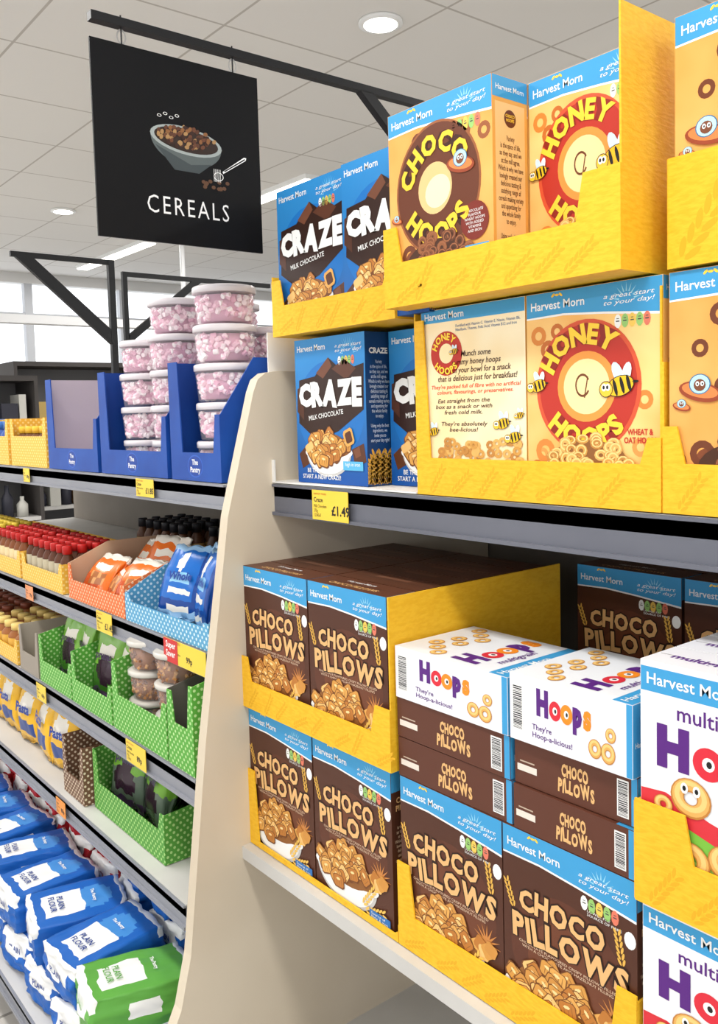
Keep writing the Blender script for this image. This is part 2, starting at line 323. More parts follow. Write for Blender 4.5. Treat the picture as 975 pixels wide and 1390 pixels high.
def chocohoops(cxf=.49,rf=.41,u=(.72,.63,.03),name='chocolate_hoops_box'):
    W,T,H=W0,.078,.312; fr,sd,tp=frames(W,T,H)
    bg=noisy('tan_print',(236,178,98),(226,156,74),9,.4,2); b=box_base(W,T,H,bg,C(226,166,80),C(240,200,130))
    hoopbg(b,fr,W,H,[C(126,66,36),C(150,86,48),C(110,56,30)],5,20,1.2)
    banner(b,fr,W,H,.115); nutri(b,fr,W*.66,H*.815,3,.0125)
    cx,cy,r=W*cxf,H*.555,W*rf
    b.ell(fr,cx,cy,r,r*1.08,3,C(150,88,50),40); b.ell(fr,cx,cy,r*.96,r*1.04,4,C(100,50,28),40); b.ell(fr,cx-.004,cy,r*.40,r*.42,5,C(232,190,130),30); b.ell(fr,cx+.002,cy-.006,r*.30,r*.26,6,C(248,224,184),24,20)
    Y=C(246,200,56)
    for bd,c,l in ((.12,C(60,26,12),8),(.05,Y,10)):
        b.arct(fr,'CHOCO',cx,cy,r*.56,100,r*.34,l,c,bd,ws0=.05,gap=.10); b.arct(fr,'HOOPS',cx,cy,r*.92,270,r*.34,l,c,bd,True,ws0=.05,gap=.10)
    ufo(b,fr,W*u[0],H*u[1],u[2]); ufo(b,fr,W*.08,H*.44,.013)
    b.ell(fr,W*.84,H*.345,.029,.029,9,C(120,40,28),24); b.text(fr,'CHOCOLATE\nFLAVOUR\nWHEAT HOOPS\nWITH ADDED\nVITAMINS\nAND IRON',W*.84,H*.345-.017,10,WHITE,w=.042,h=.034,align='CENTER',center=True)
    bowl(b,fr,W*.5,H*.145,W*.8,'choc',12,52,5,.5,.06)
    b.rect(fr,W*.76,H*.17,W*.97,H*.23,24,C(60,160,216)); b.text(fr,'+Vitamins\n& iron',W*.78,H*.18,25,WHITE,w=W*.16,h=.012)
    b.rect(sd,0,H*.9,T,H,1,BLUEB); b.text(sd,'Harvest Morn',T*.5,H*.935,3,WHITE,w=T*.8,bold=.01,center=True)
    b.rect(sd,T*.08,H*.05,T*.92,H*.88,.7,C(236,196,132)); b.ell(sd,T*.5,H*.81,.013,.013,2,C(98,48,26),20); b.text(sd,'CHOCO\nHOOPS',T*.5,H*.795,3,Y,w=.02,h=.011,align='CENTER',center=True,bold=.03)
    sideblock(b,sd,T,H,C(96,50,30),SIDE,H*.13,H*.73,.72)
    for i in range(9): wheat(b,sd,T*(.1+.1*i),H*.03,.03+.006*(i%3),2,C(200,140,50),85)
    b.rect(tp,0,0,W,T,.5,BLUEB); b.text(tp,'CHOCO HOOPS',W*.2,T*.3,3,Y,w=W*.6,bold=.03)
    return b.mesh(name)
def honey():
    W,T,H=W0,.078,.312; fr,sd,tp=frames(W,T,H)
    bg=noisy('honey_print',(248,210,136),(236,168,80),7,.4,2); b=box_base(W,T,H,bg,C(240,190,100),C(240,200,130))
    hoopbg(b,fr,W,H,[C(216,132,56),C(226,150,74),C(196,108,44)],8,22,1.2)
    banner(b,fr,W,H,.115); nutri(b,fr,W*.7,H*.825,3,.0115)
    cx,cy,r=W*.47,H*.545,W*.39
    b.ell(fr,cx,cy,r,r*1.06,3,C(212,84,50),40); b.ell(fr,cx,cy,r*.93,r*.99,4,C(186,50,36),40); b.ring(fr,cx,cy,r*.44,r*.56,6,C(236,150,66),30); b.ell(fr,cx,cy,r*.45,r*.45,5,C(250,222,160),30)
    b.ring(fr,cx-.006,cy+.002,.0105,.013,7,C(110,60,30),16,1.3,30,330); b.poly(fr,[(cx+.002,cy+.014),(cx+.004,cy+.014),(cx-.002,cy-.016),(cx-.004,cy-.016)],7,C(110,60,30))
    Y=C(248,206,60)
    for bd,c,l in ((.12,C(140,34,22),8),(.05,Y,10)):
        b.arct(fr,'HONEY',cx,cy,r*.66,104,r*.33,l,c,bd,ws0=.04,gap=.08); b.arct(fr,'HOOPS',cx,cy,r*.98,268,r*.33,l,c,bd,True,ws0=.04,gap=.08)
    bee(b,fr,W*.72,H*.54,.04,16); bee(b,fr,W*.10,H*.56,.026,16)
    b.text(fr,'WHEAT &\nOAT HOOPS',W*.74,H*.285,5,C(190,48,34),w=W*.22,h=.02,bold=.03,align='CENTER')
    bowl(b,fr,W*.48,H*.16,W*.72,'hoop',12,46,6,.5,.065)
    b.rect(sd,0,H*.9,T,H,1,BLUEB); b.text(sd,'Harvest Morn',T*.5,H*.935,3,WHITE,w=T*.8,bold=.01,center=True)
    sideblock(b,sd,T,H,C(96,50,30),SIDE,H*.13,H*.73); b.rect(tp,0,0,W,T,.5,BLUEB)
    return b.mesh('honey_hoops_box')
def honeyback():
    W,T,H=W0,.078,.312; fr,sd,tp=frames(W,T,H)
    bg=noisy('honey_back_print',(250,236,200),(244,212,150),6,.4,2); b=box_base(W,T,H,bg,C(240,190,100),C(240,200,130))
    b.rect(fr,0,H*.93,W,H,1,BLUEB); b.text(fr,'Harvest Morn',W*.04,H*.945,3,WHITE,w=W*.4,bold=.012)
    b.text(fr,'Fortified with Vitamin C, Vitamin E, Niacin, Vitamin B6,\nRiboflavin, Thiamin, Folic Acid, Vitamin B12 and Iron',W*.36,H*.87,3,C(30,90,150),w=W*.6,h=.012)
    cx,cy,r=W*.26,H*.76,W*.16; b.ell(fr,cx,cy,r,r,3,C(190,48,34),30); b.ell(fr,cx,cy,r*.45,r*.45,4,C(252,232,180),20); Y=C(252,214,60)
    b.arct(fr,'HONEY',cx,cy,r*.60,104,r*.32,8,Y,.04); b.arct(fr,'HOOPS',cx,cy,r*.96,268,r*.32,8,Y,.04,True); bee(b,fr,cx+.02,cy+.002,.014)
    b.text(fr,'Munch some\nyummy honey hoops\nout of your bowl for a snack\nthat is delicious just for breakfast!',W*.55,H*.60,3,C(70,40,30),w=W*.76,h=.052,align='CENTER',center=True,shear=.2,bold=.012)
    b.text(fr,"They're packed full of fibre with no artificial\ncolours, flavourings, or preservatives.",W*.53,H*.535,3,C(220,70,40),w=W*.86,h=.018,align='CENTER',center=True,shear=.2,bold=.01)
    b.text(fr,"Eat straight from the\nbox as a snack or with\nfresh cold milk.\n\nThey're absolutely\nbee-licious!",W*.42,H*.34,3,C(70,40,30),w=W*.56,h=.055,align='CENTER',center=True,shear=.2,bold=.01)
    for x,y,s in ((.12,.34,.02),(.80,.38,.024),(.90,.31,.024),(.95,.42,.014)): bee(b,fr,W*x,H*y,s)
    rs=random.Random(3)
    for i in range(60):
        x,y=rs.uniform(.18,.96)*W,rs.uniform(.14,.29)*H; s=.009; b.ring(fr,x,y,s*.35,s,6+i*.1,rs.choice(HOOPC),10,.8)
    b.rect(tp,0,0,W,T,.5,BLUEB)
    return b.mesh('honey_hoops_box_back')
PUR=C(88,36,124)
def bighoops(b,fr,x,y,w,h,L=5):
    cw=w/5.2; rr=min(h*.5,cw*.56)
    b.text(fr,'H',x,y,L,PUR,w=cw*1.15,h=h*1.35,bold=.07)
    for i,c in enumerate(((214,44,60),(240,140,36))):
        cx=x+cw*(1.8+i*1.08); b.ring(fr,cx,y+rr,rr*.38,rr,L+i,C(*c),24); b.ell(fr,cx,y+rr,rr*.4,rr*.42,L+i+.5,WHITE,14); b.ell(fr,cx+.001,y+rr,rr*.18,rr*.22,L+i+1,C(30,30,30),10)
    b.text(fr,'p',x+cw*3.45,y-h*.35,L,PUR,w=cw*.85,h=h*1.3,bold=.07); b.text(fr,'s',x+cw*4.4,y,L,C(240,140,36),w=cw*.72,h=h*.95,bold=.07)
def hoopdot(b,f,x,y,s,L): 
    b.ring(f,x,y,s*.32,s,L,C(190,124,54),20,.92); b.ring(f,x,y+s*.03,s*.38,s*.92,L+.6,HOOPC[1],20,.92); b.ring(f,x,y+s*.1,s*.55,s*.8,L+1.2,C(240,200,124),20,.9)
def multi():
    W,T,H=W0,.08,.313; fr,sd,tp=frames(W,T,H)
    b=box_base(W,T,H,C(236,236,238),C(228,230,234),C(226,226,232))
    b.rect(fr,0,H*.875,W,H*.975,1,BLUEB); b.text(fr,'Harvest Morn',W*.04,H*.905,3,WHITE,w=W*.5,bold=.012)
    b.text(fr,'multigrain',W*.22,H*.765,3,PUR,w=W*.46,bold=.01); bighoops(b,fr,W*.10,H*.58,W*.86,H*.13,4)
    b.poly(fr,[(0,H*.36),(W*.2,H*.41),(W*.45,H*.36),(W*.7,H*.38),(W,H*.46),(W,0),(0,0)],1,C(120,186,64))
    b.poly(fr,[(0,H*.47),(W*.15,H*.48),(W*.4,H*.42),(W*.7,H*.37),(W*.75,H*.29),(W*.45,H*.33),(W*.2,H*.38),(0,H*.39)],2,C(212,50,60))
    b.poly(fr,[(0,H*.28),(W*.5,H*.22),(W,H*.33),(W,H*.2),(W*.5,H*.12),(0,H*.18)],2,C(170,210,90))
    for i,(x,y,s) in enumerate(((.30,.49,.027),(.14,.43,.013),(.5,.28,.024),(.68,.30,.018),(.8,.2,.026),(.3,.24,.026),(.58,.12,.024),(.88,.08,.026),(.1,.10,.022),(.3,.08,.022))):
        hoopdot(b,fr,W*x,H*y,s,9+i*.2)
    for x in (.265,.335): b.ell(fr,W*x,H*.525,.005,.007,13,WHITE,12); b.ell(fr,W*x,H*.525,.0025,.0035,14,C(20,20,20),8)
    b.rect(sd,0,H*.875,T,H*.975,1,BLUEB); sideblock(b,sd,T,H,PUR,SIDE,H*.2,H*.7)
    b.text(tp,'multigrain Hoops',W*.1,T*.3,2,PUR,w=W*.7,bold=.03)
    return b.mesh('multigrain_hoops_box')
def barcode(b,fr,x,y,w,h,L=3):
    b.rect(fr,x,y,x+w,y+h,L,WHITE); rs=random.Random(2); t=y+.002
    while t<y+h-.003:
        k=rs.choice((.0006,.001,.0016)); b.rect(fr,x+.002,t,x+w-.002,t+k,L+1,C(30,30,35)); t+=k+rs.choice((.0007,.0012))
def lyingmulti():
    L,D,t=.253,.19,.088; fr,sd,tp=frames(L,D,t)
    b=MB(); b.box(0,0,0,L,D,t,[C(232,232,238),C(236,236,240),WHITE,WHITE,C(232,234,238),WHITE])
    b.rect(fr,L*.955,0,L,t,1,BLUEB); barcode(b,fr,.006,.014,.024,t-.028)
    bighoops(b,fr,L*.24,t*.46,L*.46,t*.30,3); b.text(fr,"They're\nHoop-a-licious!",L*.20,t*.10,3,PUR,w=L*.34,h=.020,bold=.01)
    for x,y,s in ((.72,.25,.013),(.84,.5,.010),(.82,.24,.014)): hoopdot(b,fr,L*x,t*y,s,4)
    b.rect(sd,0,0,D,t,1,BLUEB); b.rect(sd,D*.32,t*.10,D*.97,t*.9,2,C(228,234,242)); b.text(sd,'Harvest Morn',D*.03,t*.4,3,WHITE,w=D*.26,bold=.02); b.text(sd,'Hoops',D*.42,t*.35,3,PUR,w=D*.3,bold=.04)
    b.rect(tp,L*.85,0,L,D,1,BLUEB)
    f2=Fr((L*.84,D*.04,t),(0,1,0),(-1,0,0),(0,0,1))
    b.text(f2,'Harvest Morn',0,-.026,3,WHITE,w=D*.6,bold=.01)
    b.text(f2,'multigrain',D*.2,.006,3,PUR,w=D*.45,bold=.02); bighoops(b,f2,D*.04,.038,D*.88,.042,4)
    for i in range(8): hoopdot(b,f2,D*(.08+.11*i),.15+.012*((i*7)%5)-.02,.015,4+.2*i)
    return b.mesh('lying_multigrain_box')
def lyingpillow():
    L,D,t=.253,.19,.067; fr,sd,tp=frames(L,D,t); tan=C(226,178,118)
    b=MB(); b.box(0,0,0,L,D,t,[C(92,52,38),C(78,44,32),C(86,48,36),C(86,48,36),C(94,54,40),C(86,48,36)])
    b.jtext(fr,'CHOCO',L*.52,t*.50,L*.22,t*.28,3,tan,.05,3); b.jtext(fr,'PILLOWS',L*.53,t*.16,L*.30,t*.30,3,tan,.05,4)
    b.rect(fr,L*.955,0,L*1,t,1,BLUEB); barcode(b,fr,L*.85,.008,.022,t-.016); b.rect(fr,.006,.02,.05,.03,2,C(226,216,204)); b.rect(fr,.012,.034,.045,.036,2,C(190,170,150))
    b.rect(sd,0,0,D,t,1,BLUEB); b.text(sd,'Harvest Morn',D*.05,t*.4,2,WHITE,w=D*.4,bold=.01)
    b.rect(tp,L*.86,0,L,D,1,BLUEB)
    f2=Fr((L*.84,D*.04,t),(0,1,0),(-1,0,0),(0,0,1)); b.text(f2,'CHOCO\nPILLOWS',D*.05,.03,3,tan,w=D*.8,h=.07,bold=.03,align='CENTER')
    return b.mesh('lying_chocolate_box')
mCR,mPI,mCH,mHO,mHB,mMU,mLM,mLP=craze(),pillows(),chocohoops(),honey(),honeyback(),multi(),lyingmulti(),lyingpillow()
mCB=chocohoops(.68,.30,(.19,.50,.03),'chocolate_hoops_box_back')
def plainback(name,W,T,H,c,t):
    b=MB(); b.box(0,0,0,W,T,H,[C(*c),C(*c),C(*c),C(*c),C(*t),C(*c)])
    tp=frames(W,T,H)[2]; b.rect(tp,.004,T*.5-.0007,W-.004,T*.5+.0007,1,C(50,40,36)); b.rect(tp,W*.3,T*.6,W*.7,T*.8,1,C(t[0]+25,t[1]+22,t[2]+20))
    return b.mesh(name)
mPIb=plainback('chocolate_cereal_box_plain',W0,.068,.298,(80,44,30),(94,56,38))
# ------------------------------------------------------------------ trays
def tray(name,W,D,hF,tL=(.03,.1),tR=(.03,.1),hL=.1,hR=.1,hB=.1,mat=None,sl=0,inner=None,t=.003,hLf=None,hRf=None,logo=None):
    b=MB(); mat=mat or YEL; inn=inner or mat
    f=Fr((0,0,0),(1,0,0),(0,0,1),(0,-1,0))
    b.prism(f,[(0,0),(W,0),(W,tR[1]),(W-tR[0],tR[1]),(W-tR[0]-.012,hF),(tL[0]+.012,hF),(tL[0],tL[1]),(0,tL[1])],t,mat)
    hLf=hL if hLf is None else hLf; hRf=hR if hRf is None else hRf
    b.prism(Fr((0,t,0),(0,1,0),(0,0,1),(-1,0,0)),[(0,0),(D-t,0),(D-t,hL),(sl,hL),(0,hLf)],-t,inn)
    b.prism(Fr((W,t,0),(0,1,0),(0,0,1),(1,0,0)),[(0,0),(D-t,0),(D-t,hR),(sl,hR),(0,hRf)],t,mat)
    b.box(t,t,0,W-t,D,.002,inn); b.box(t,D-t,.002,W-t,D,hB,inn)
    if mat is YEL:   # embossed wheat motif on the card front
        rs=random.Random(int(W*1000)); E=C(226,168,30,.6)
        for i in range(int(W/.06)): wheat(b,f,.03+i*.06+rs.uniform(-.01,.01),hF*.15,hF*.9,.6,E,rs.uniform(20,60))
    if logo:
        b.ell(f,W*.5,hF*.52,.036,.026,1,C(46,92,186),24); b.ell(f,W*.5,hF*.52,.033,.023,1.5,C(24,64,150),24); b.text(f,'The\nPantry',W*.5,hF*.24,2,WHITE,w=.046,h=hF*.52,bold=.02,align='CENTER',center=True)
    return b.mesh(name)
Z1=-.141
put(tray('t',.479,.42,.064,(.022,.30),(.02,.10),.318,.30,.2),'yellow_display_tray',1.04,1.136,Z1)
put(tray('t2',.48,.42,.066,(.02,.115),(.03,.1),.2,.2,.2),'yellow_display_tray',1.04,.654,Z1)
put(tray('t3',.39,.38,.062,(.03,.115),(.02,.09),.125,.10,.12),'yellow_display_tray',1.028,1.562,.168)
put(tray('t4',.466,.40,.072,(.032,.131),(.058,.134),.131,.335,.2),'yellow_display_tray',.98,1.142,.178)
put(tray('t5',.48,.40,.135,(.1,.14),(.03,.13),.14,.14,.14),'yellow_display_tray',1.04,.646,.178)
wt=MB(); WC=C(232,230,226,.6)
wt.prism(Fr((0,0,0),(0,1,0),(0,0,1),(-1,0,0)),[(.0,0),(.38,0),(.38,.325),(.0,.325)],-.003,WC)
wt.box(0,-.012,0,.48,.38,.003,WC); wt.box(.003,-.012,.003,.028,-.009,.05,WC)
put(wt.mesh('wc'),'white_carton_tray',1.05,1.618,Z1)
for k in range(4): put(mCR,'cereal_box',1.056+.068*k,1.525,Z1+.004)
for k in range(4): put(mCR,'cereal_box',1.112+.068*k,1.288,Z1+.004)
put(mHB,'cereal_box',1.046,1.124,Z1+.003); put(mHO,'cereal_box',1.046,.889,Z1+.003)
for k in range(1,4):
    put(mHO,'cereal_box',1.046+.08*k,1.124,Z1+.003); put(mHO,'cereal_box',1.046+.08*k,.889,Z1+.003)
put(mCB,'cereal_box',1.046,.648,Z1+.003); put(mHO,'cereal_box',1.046,.413,Z1+.003)
for k in range(3):
    put(mCR,'cereal_box',1.044+.068*k,1.556,.172); put(mCR,'cereal_box',1.034+.068*k,1.322,.172)
put(mCH,'cereal_box',.986,1.130,.181)
for k in range(1,4): put(mCH,'cereal_box',.986+.08*k,1.130,.181)
for k in range(1,4): put(mHO,'cereal_box',.986+.08*k,.896,.181,(.925,1,1))
put(mCB,'cereal_box',1.047,.640,.181); put(mCB,'cereal_box',1.047,.405,.181)
Z2=-.918
put(tray('t6',.492,.46,.012,(.03,.165),(.0,.02),.16,.03,.1),'yellow_display_tray',.95,1.606,Z2)
put(tray('t7',.492,.46,.060,(.03,.11),(.04,.11),.11,.305,.2),'yellow_display_tray',.945,1.608,-.6145)
put(tray('t8',.474,.46,.062,(.03,.15),(.03,.15),.14,.14,.1),'yellow_display_tray',.95,1.112,Z2)
put(tray('t9',.48,.46,.075,(.07,.135),(.03,.13),.13,.13,.1),'yellow_display_tray',.945,.636,-.632)
for k in range(6):
    me=mPI if k==0 else mPIb
    for y in (1.600,1.364): put(me,'cereal_box',.957+.071*k,y,-.610); put(me,'cereal_box',.957+.071*k,y,Z2+.003)
    for y in (1.107,.873): put(me,'cereal_box',.957+.071*k,y,Z2+.003)
for k in range(2):
    for y in (1.10,.862,.625): put(mPI if k==0 else mPIb,'cereal_box',1.44+.071*k,y,-.610); put(mPIb,'cereal_box',1.44+.071*k,y,Z2+.003)
zt=Z2+.003+.298
for X in (.957,1.155):
    put(mLP,'cereal_box',X,1.108,zt+.001,jit=.5); put(mLP,'cereal_box',X,1.109,zt+.0695)
    put(mLP,'cereal_box',X,.850,zt+.001,(.815,1,1)); put(mLP,'cereal_box',X+.004,.850,zt+.0695,(.815,1,1),.8)
put(mLM,'cereal_box',.955,1.109,zt+.138,jit=-.4); put(mLM,'cereal_box',.953,.851,zt+.138,(.82,1,1.12))
for k in range(4):
    put(mMU,'cereal_box',.952+.083*k,.631,-.629); put(mMU,'cereal_box',.955+.083*k,.631,Z2+.003,(1,1,.90))
# ------------------------------------------------------------------ gondola
STEEL=noisy('shelf_steel',(196,194,190),(204,202,198),6,.45); RAIL=noisy('price_rail_grey',(96,98,108),(104,106,116),4,.35); RAILL=noisy('price_rail_light',(134,136,144),(142,144,152),4,.35); CREAM=noisy('cream_panel',(204,190,168),(212,199,178),3,.5)
DARK=C(72,68,66,.7); BLACK=C(20,20,22,.45)
unit=bpy.data.objects.new('supermarket_shelving_unit',None); COL.objects.link(unit)
def part(me,name): o=obj(me,name); o.parent=unit; return o
def shelf(name,X,ya,yb,z,railh,xb=1.715,rail=RAIL,thick=.028):
    b=MB(); z0=EYE+z
    b.box(X+.004,ya,z0-thick,xb,yb,z0,STEEL)
    if railh:
        b.prism(Fr((X+.004,yb,z0),(0,-1,0),(0,0,1),(-1,0,0)),[(0,-railh-.004),(yb-ya,-railh-.004),(yb-ya,-.003),(0,-.003)],.0035,rail)
        b.box(X-.002,ya,z0-.006,X+.004,yb,z0-.001,rail); b.box(X-.003,ya,z0-railh-.006,X+.004,yb,z0-railh+.001,rail)
    return part(b.mesh(name),name)
shelf('shelf_board',1.038,-.8,1.628,-.143,.062)
shelf('shelf_board',.925,-.8,1.628,-.920,.0,rail=WHITE)
shelf('shelf_board',.62,-.8,1.628,-1.45,.05)
LS=[(.955,-.142,.05),(.898,-.503,.05),(.858,-.775,.055),(.818,-1.04,.05),(.62,-1.45,.05)]
for X,z,h in LS: shelf('shelf_board',X,1.664,4.6,z,h,rail=RAILL)
b=MB()
pf=Fr((0,1.63,EYE),(1,0,0),(0,0,1),(0,-1,0))
b.prism(pf,[(.60,-1.6),(1.715,-1.6),(1.715,.10),(1.06,.10),(1.03,.096),(1.01,.082),(.998,.055),(.925,-.205),(.852,-.667),(.797,-1.114),(.77,-1.22),(.70,-1.36),(.60,-1.43)],-.03,CREAM)
part(b.mesh('divider'),'divider_panel')
b=MB(); b.box(1.72,-.8,.0,1.74,4.6,EYE+.10,noisy('back_panel',(128,120,110),(136,128,118),4,.6)); b.box(.66,-.8,0,.68,1.62,.12,DARK); b.box(.66,1.67,0,.68,4.6,.12,DARK)
part(b.mesh('spine'),'back_panel')
b=MB()
for z in (-1.45,-1.04,-.6,-.15): b.box(1.745,-.8,EYE+z-.03,2.3,4.6,EYE+z,STEEL)
part(b.mesh('rear'),'rear_shelves')
TAG=C(240,206,70,.4)
def tag(X,Yl,z,w=.11,h=.055,t='£1.49',red=False,col=TAG):
    b=MB(); f=Fr((0,0,0),(1,0,0),(0,0,1),(0,-1,0)); b.box(0,0,0,w,.0012,h,col)
    K=C(40,34,24); b.text(f,t,w*.55,h*.18,2,K,h=h*.34,bold=.03)
    b.text(f,'Milk Chocolate\n375g\n1234567',w*.05,h*.1,2,K,w=w*.36,h=h*.42); b.text(f,'Craze',w*.05,h*.60,2,K,w=w*.26,bold=.02); b.text(f,'HARVEST MORN',w*.05,h*.84,2,C(180,80,30),w=w*.36)
    if red: b.rect(f,0,0,w*.35,h,3,C(204,50,50)); b.text(f,'Super\nSaver',w*.06,h*.25,4,WHITE,w=w*.24,bold=.02)
    return put(b.mesh('tag'),'price_tag',X,Yl,z)
tag(1.032,1.445,-.208,.118,.060,'£1.49')
tag(.949,2.10,-.19,.10,.045,'£1.85'); tag(.891,2.26,-.556,.10,.055,'£1.45'); tag(.891,1.86,-.556,.20,.055,'99p',True)
tag(.851,2.66,-.83,.08,.05,'69p'); tag(.851,2.01,-.83,.11,.055,'89p'); tag(.811,2.42,-1.09,.07,.045,'85p',col=C(236,150,60)); tag(.891,2.84,-.556,.07,.045,'79p',col=C(236,150,100)); tag(.949,2.98,-.19,.06,.045,'89p')
# ------------------------------------------------------------------ hanging sign + brackets
b=MB(); Ys=1.63
b.box(.685,Ys-.012,EYE+.752,1.76,Ys+.008,EYE+.768,BLACK)
b.box(1.745,Ys-.015,EYE+.10,1.775,Ys+.012,EYE+.772,BLACK)
br=Fr((0,Ys-.012,EYE),(1,0,0),(0,0,1),(0,-1,0)); b.prism(br,[(1.33,.753),(1.37,.753),(1.76,.43),(1.76,.385)],.02,BLACK)
obj(b.mesh('br'),'sign_bracket')
b=MB(); fs=Fr((.682,Ys-.006,EYE+.354),(1,0,0),(0,0,1),(0,-1,0)); SW,SH=.368,.367
b.prism(fs,[(0,0),(SW,0),(SW,SH),(0,SH)],.005,C(13,13,15,.5,0,0,.15))
b.text(fs,'CEREALS',SW*.53,SH*.155,1,C(225,225,225),w=SW*.50,h=SH*.095,center=True,sp=1.25,bold=-.004)
G1,G2=C(84,92,92),C(150,158,156)
b.ell(fs,SW*.53,SH*.56,SW*.215,SH*.135,1,G1,30,-4,175,365); b.ell(fs,SW*.53,SH*.565,SW*.218,SH*.075,2,G2,30,-4); b.ell(fs,SW*.53,SH*.567,SW*.195,SH*.062,3,C(44,30,24),28,-4)
b.poly(fs,[(SW*.34,SH*.52),(SW*.45,SH*.40),(SW*.6,SH*.40),(SW*.68,SH*.46),(SW*.55,SH*.44)],1.5,C(60,68,70))
rs=random.Random(5)
for i in range(90):
    a=rs.uniform(0,6.28); r=math.sqrt(rs.random()); b.ell(fs,SW*.53+r*math.cos(a)*SW*.175,SH*.58+r*math.sin(a)*SH*.055,.0055,.004,4+i*.1,C(*rs.choice([(130,86,50),(84,50,34),(160,124,80),(54,30,22),(100,60,40)])),7,rs.uniform(0,90))
for i in range(12): b.ell(fs,SW*rs.uniform(.62,.78),SH*rs.uniform(.33,.37),.005,.004,4+i*.1,C(90,60,40),7)
for i in range(4): b.ring(fs,SW*(.37+.035*i),SH*(.675+.015*(i%2)),.0035,.0048,5,WHITE,12,.6)
b.ring(fs,SW*.72,SH*.40,.010,.0115,8,WHITE,18,.75)
for i in range(6): b.rect(fs,SW*.69+i*.003,SH*.37,SW*.69+i*.003+.0008,SH*.44,8.4,WHITE)
b.poly(fs,[(SW*.75,SH*.42),(SW*.90,SH*.515),(SW*.905,SH*.53),(SW*.89,SH*.532),(SW*.745,SH*.43)],14,WHITE); b.poly(fs,[(SW*.76,SH*.431),(SW*.895,SH*.517),(SW*.895,SH*.526),(SW*.755,SH*.436)],15,C(13,13,15,.5,0,0,.15))
for x in (.065,.31):
    b.ring(Fr((.682+x,Ys-.0035,EYE+.735),(1,0,0),(0,0,1),(0,-1,0)),0,0,.007,.010,0,C(190,190,190,.3,1),20,1.5); b.tube((.682+x,Ys-.0035,EYE+.72),(.682+x,Ys-.0035,EYE+.775),.0016,BLACK)
obj(b.mesh('sign'),'hanging_sign')
b=MB(); Yf=4.07
b.box(1.29,Yf-.01,EYE+.752,1.76,Yf+.01,EYE+.775,BLACK); b.box(1.745,Yf-.013,EYE+.10,1.775,Yf+.013,EYE+.775,BLACK)
b.prism(Fr((0,Yf-.012,EYE),(1,0,0),(0,0,1),(0,-1,0)),[(1.31,.753),(1.39,.753),(1.76,.43),(1.76,.36)],.024,BLACK)
obj(b.mesh('br2'),'sign_bracket')
b=MB(); Yg=4.35
b.box(1.95,Yg-.01,EYE+.752,2.85,Yg+.01,EYE+.775,BLACK); b.box(1.94,Yg-.012,EYE-.1,1.965,Yg+.012,EYE+.775,BLACK)
b.prism(Fr((0,Yg-.012,EYE),(1,0,0),(0,0,1),(0,-1,0)),[(2.34,.753),(2.40,.753),(1.96,.40),(1.96,.45)],.02,BLACK)
obj(b.mesh('br3'),'sign_bracket')
# ------------------------------------------------------------------ left bay: top shelf
PANB=noisy('blue_card',(22,66,150),(28,78,164),8,.45); PINKG=C(190,176,186,.6)
for i,(y,w) in enumerate(((2.75,.39),(2.335,.40),(1.912,.235))):
    put(tray('pt%d'%i,w,.36,.065,(.045,.275),(.02,.15),.275,.275,.2,PANB,sl=.09,inner=PINKG if i==0 else PANB,hLf=.275,hRf=.15,logo=1),'blue_display_tray',.957,y,-.140)
def tub():
    b=MB(); r,h=.074,.088; PK=[C(236,190,208,.8),C(246,212,224,.8),C(252,242,244,.8),C(228,172,196,.8),C(250,232,238,.8)]
    b.lathe([(r*.86,.001),(r*.88,.004),(r*.97,h*.80)],(0,0,0),PLASTIC,28)
    b.lathe([(r*.975,h*.80),(r*1.0,h*.81),(r*1.0,h*.95),(r*.95,h*.985),(r*.9,h*.97)],(0,0,0),C(226,220,224,.25),28)
    b.lathe([(r*.74,.006),(r*.80,h*.74)],(0,0,0),C(214,160,184,.8),20)
    rs=random.Random(3)
    for i in range(150):
        a=rs.uniform(0,6.283); z=rs.uniform(.010,h*.72); rr=r*(.765+.08*z/h); c=Vector((rr*math.cos(a),rr*math.sin(a),z))
        d=Vector((rs.uniform(-1,1),rs.uniform(-1,1),rs.uniform(-1,1))).normalized()*.006; b.tube(c-d,c+d,.0062,rs.choice(PK),7)
    return b.mesh('tub')
mT=tub(); TH=.0885
for X,Y,n in ((1.05,1.80,5),(1.205,1.80,4),(1.06,2.055,5),(1.06,2.235,4),(1.225,2.06,5),(1.225,2.235,4)):
    for k in range(n): obj(mT,'marshmallow_tub',(X+rs.uniform(-.003,.003),Y,EYE-.137+TH*k),rs.uniform(0,360))
PY=polka('yellow_polka_card',(234,180,60),(246,216,140)); PO=polka('orange_polka_card',(226,112,54),(240,196,160)); PBl=polka('blue_polka_card',(88,160,200),(210,232,244)); PG=polka('green_polka_card',(86,164,58),(184,222,150)); PBr=polka('brown_polka_card',(112,78,56),(222,206,180)); PGD=polka('darkgreen_polka_card',(78,150,52),(170,210,130))
def jarmesh(cap,body,h=.12,r=.024,label=None):
    b=MB(); lb=label or body
    b.lathe([(r*.9,0),(r,.004),(r,h*.15),(r,h*.6),(r*.95,h*.68),(r*.55,h*.8),(r*.55,h*.82)],(0,0,0),[body,body,lb,body,body,body],14)
    b.lathe([(r*.66,h*.82),(r*.66,h*.98),(r*.6,h)],(0,0,0),cap,14); return b
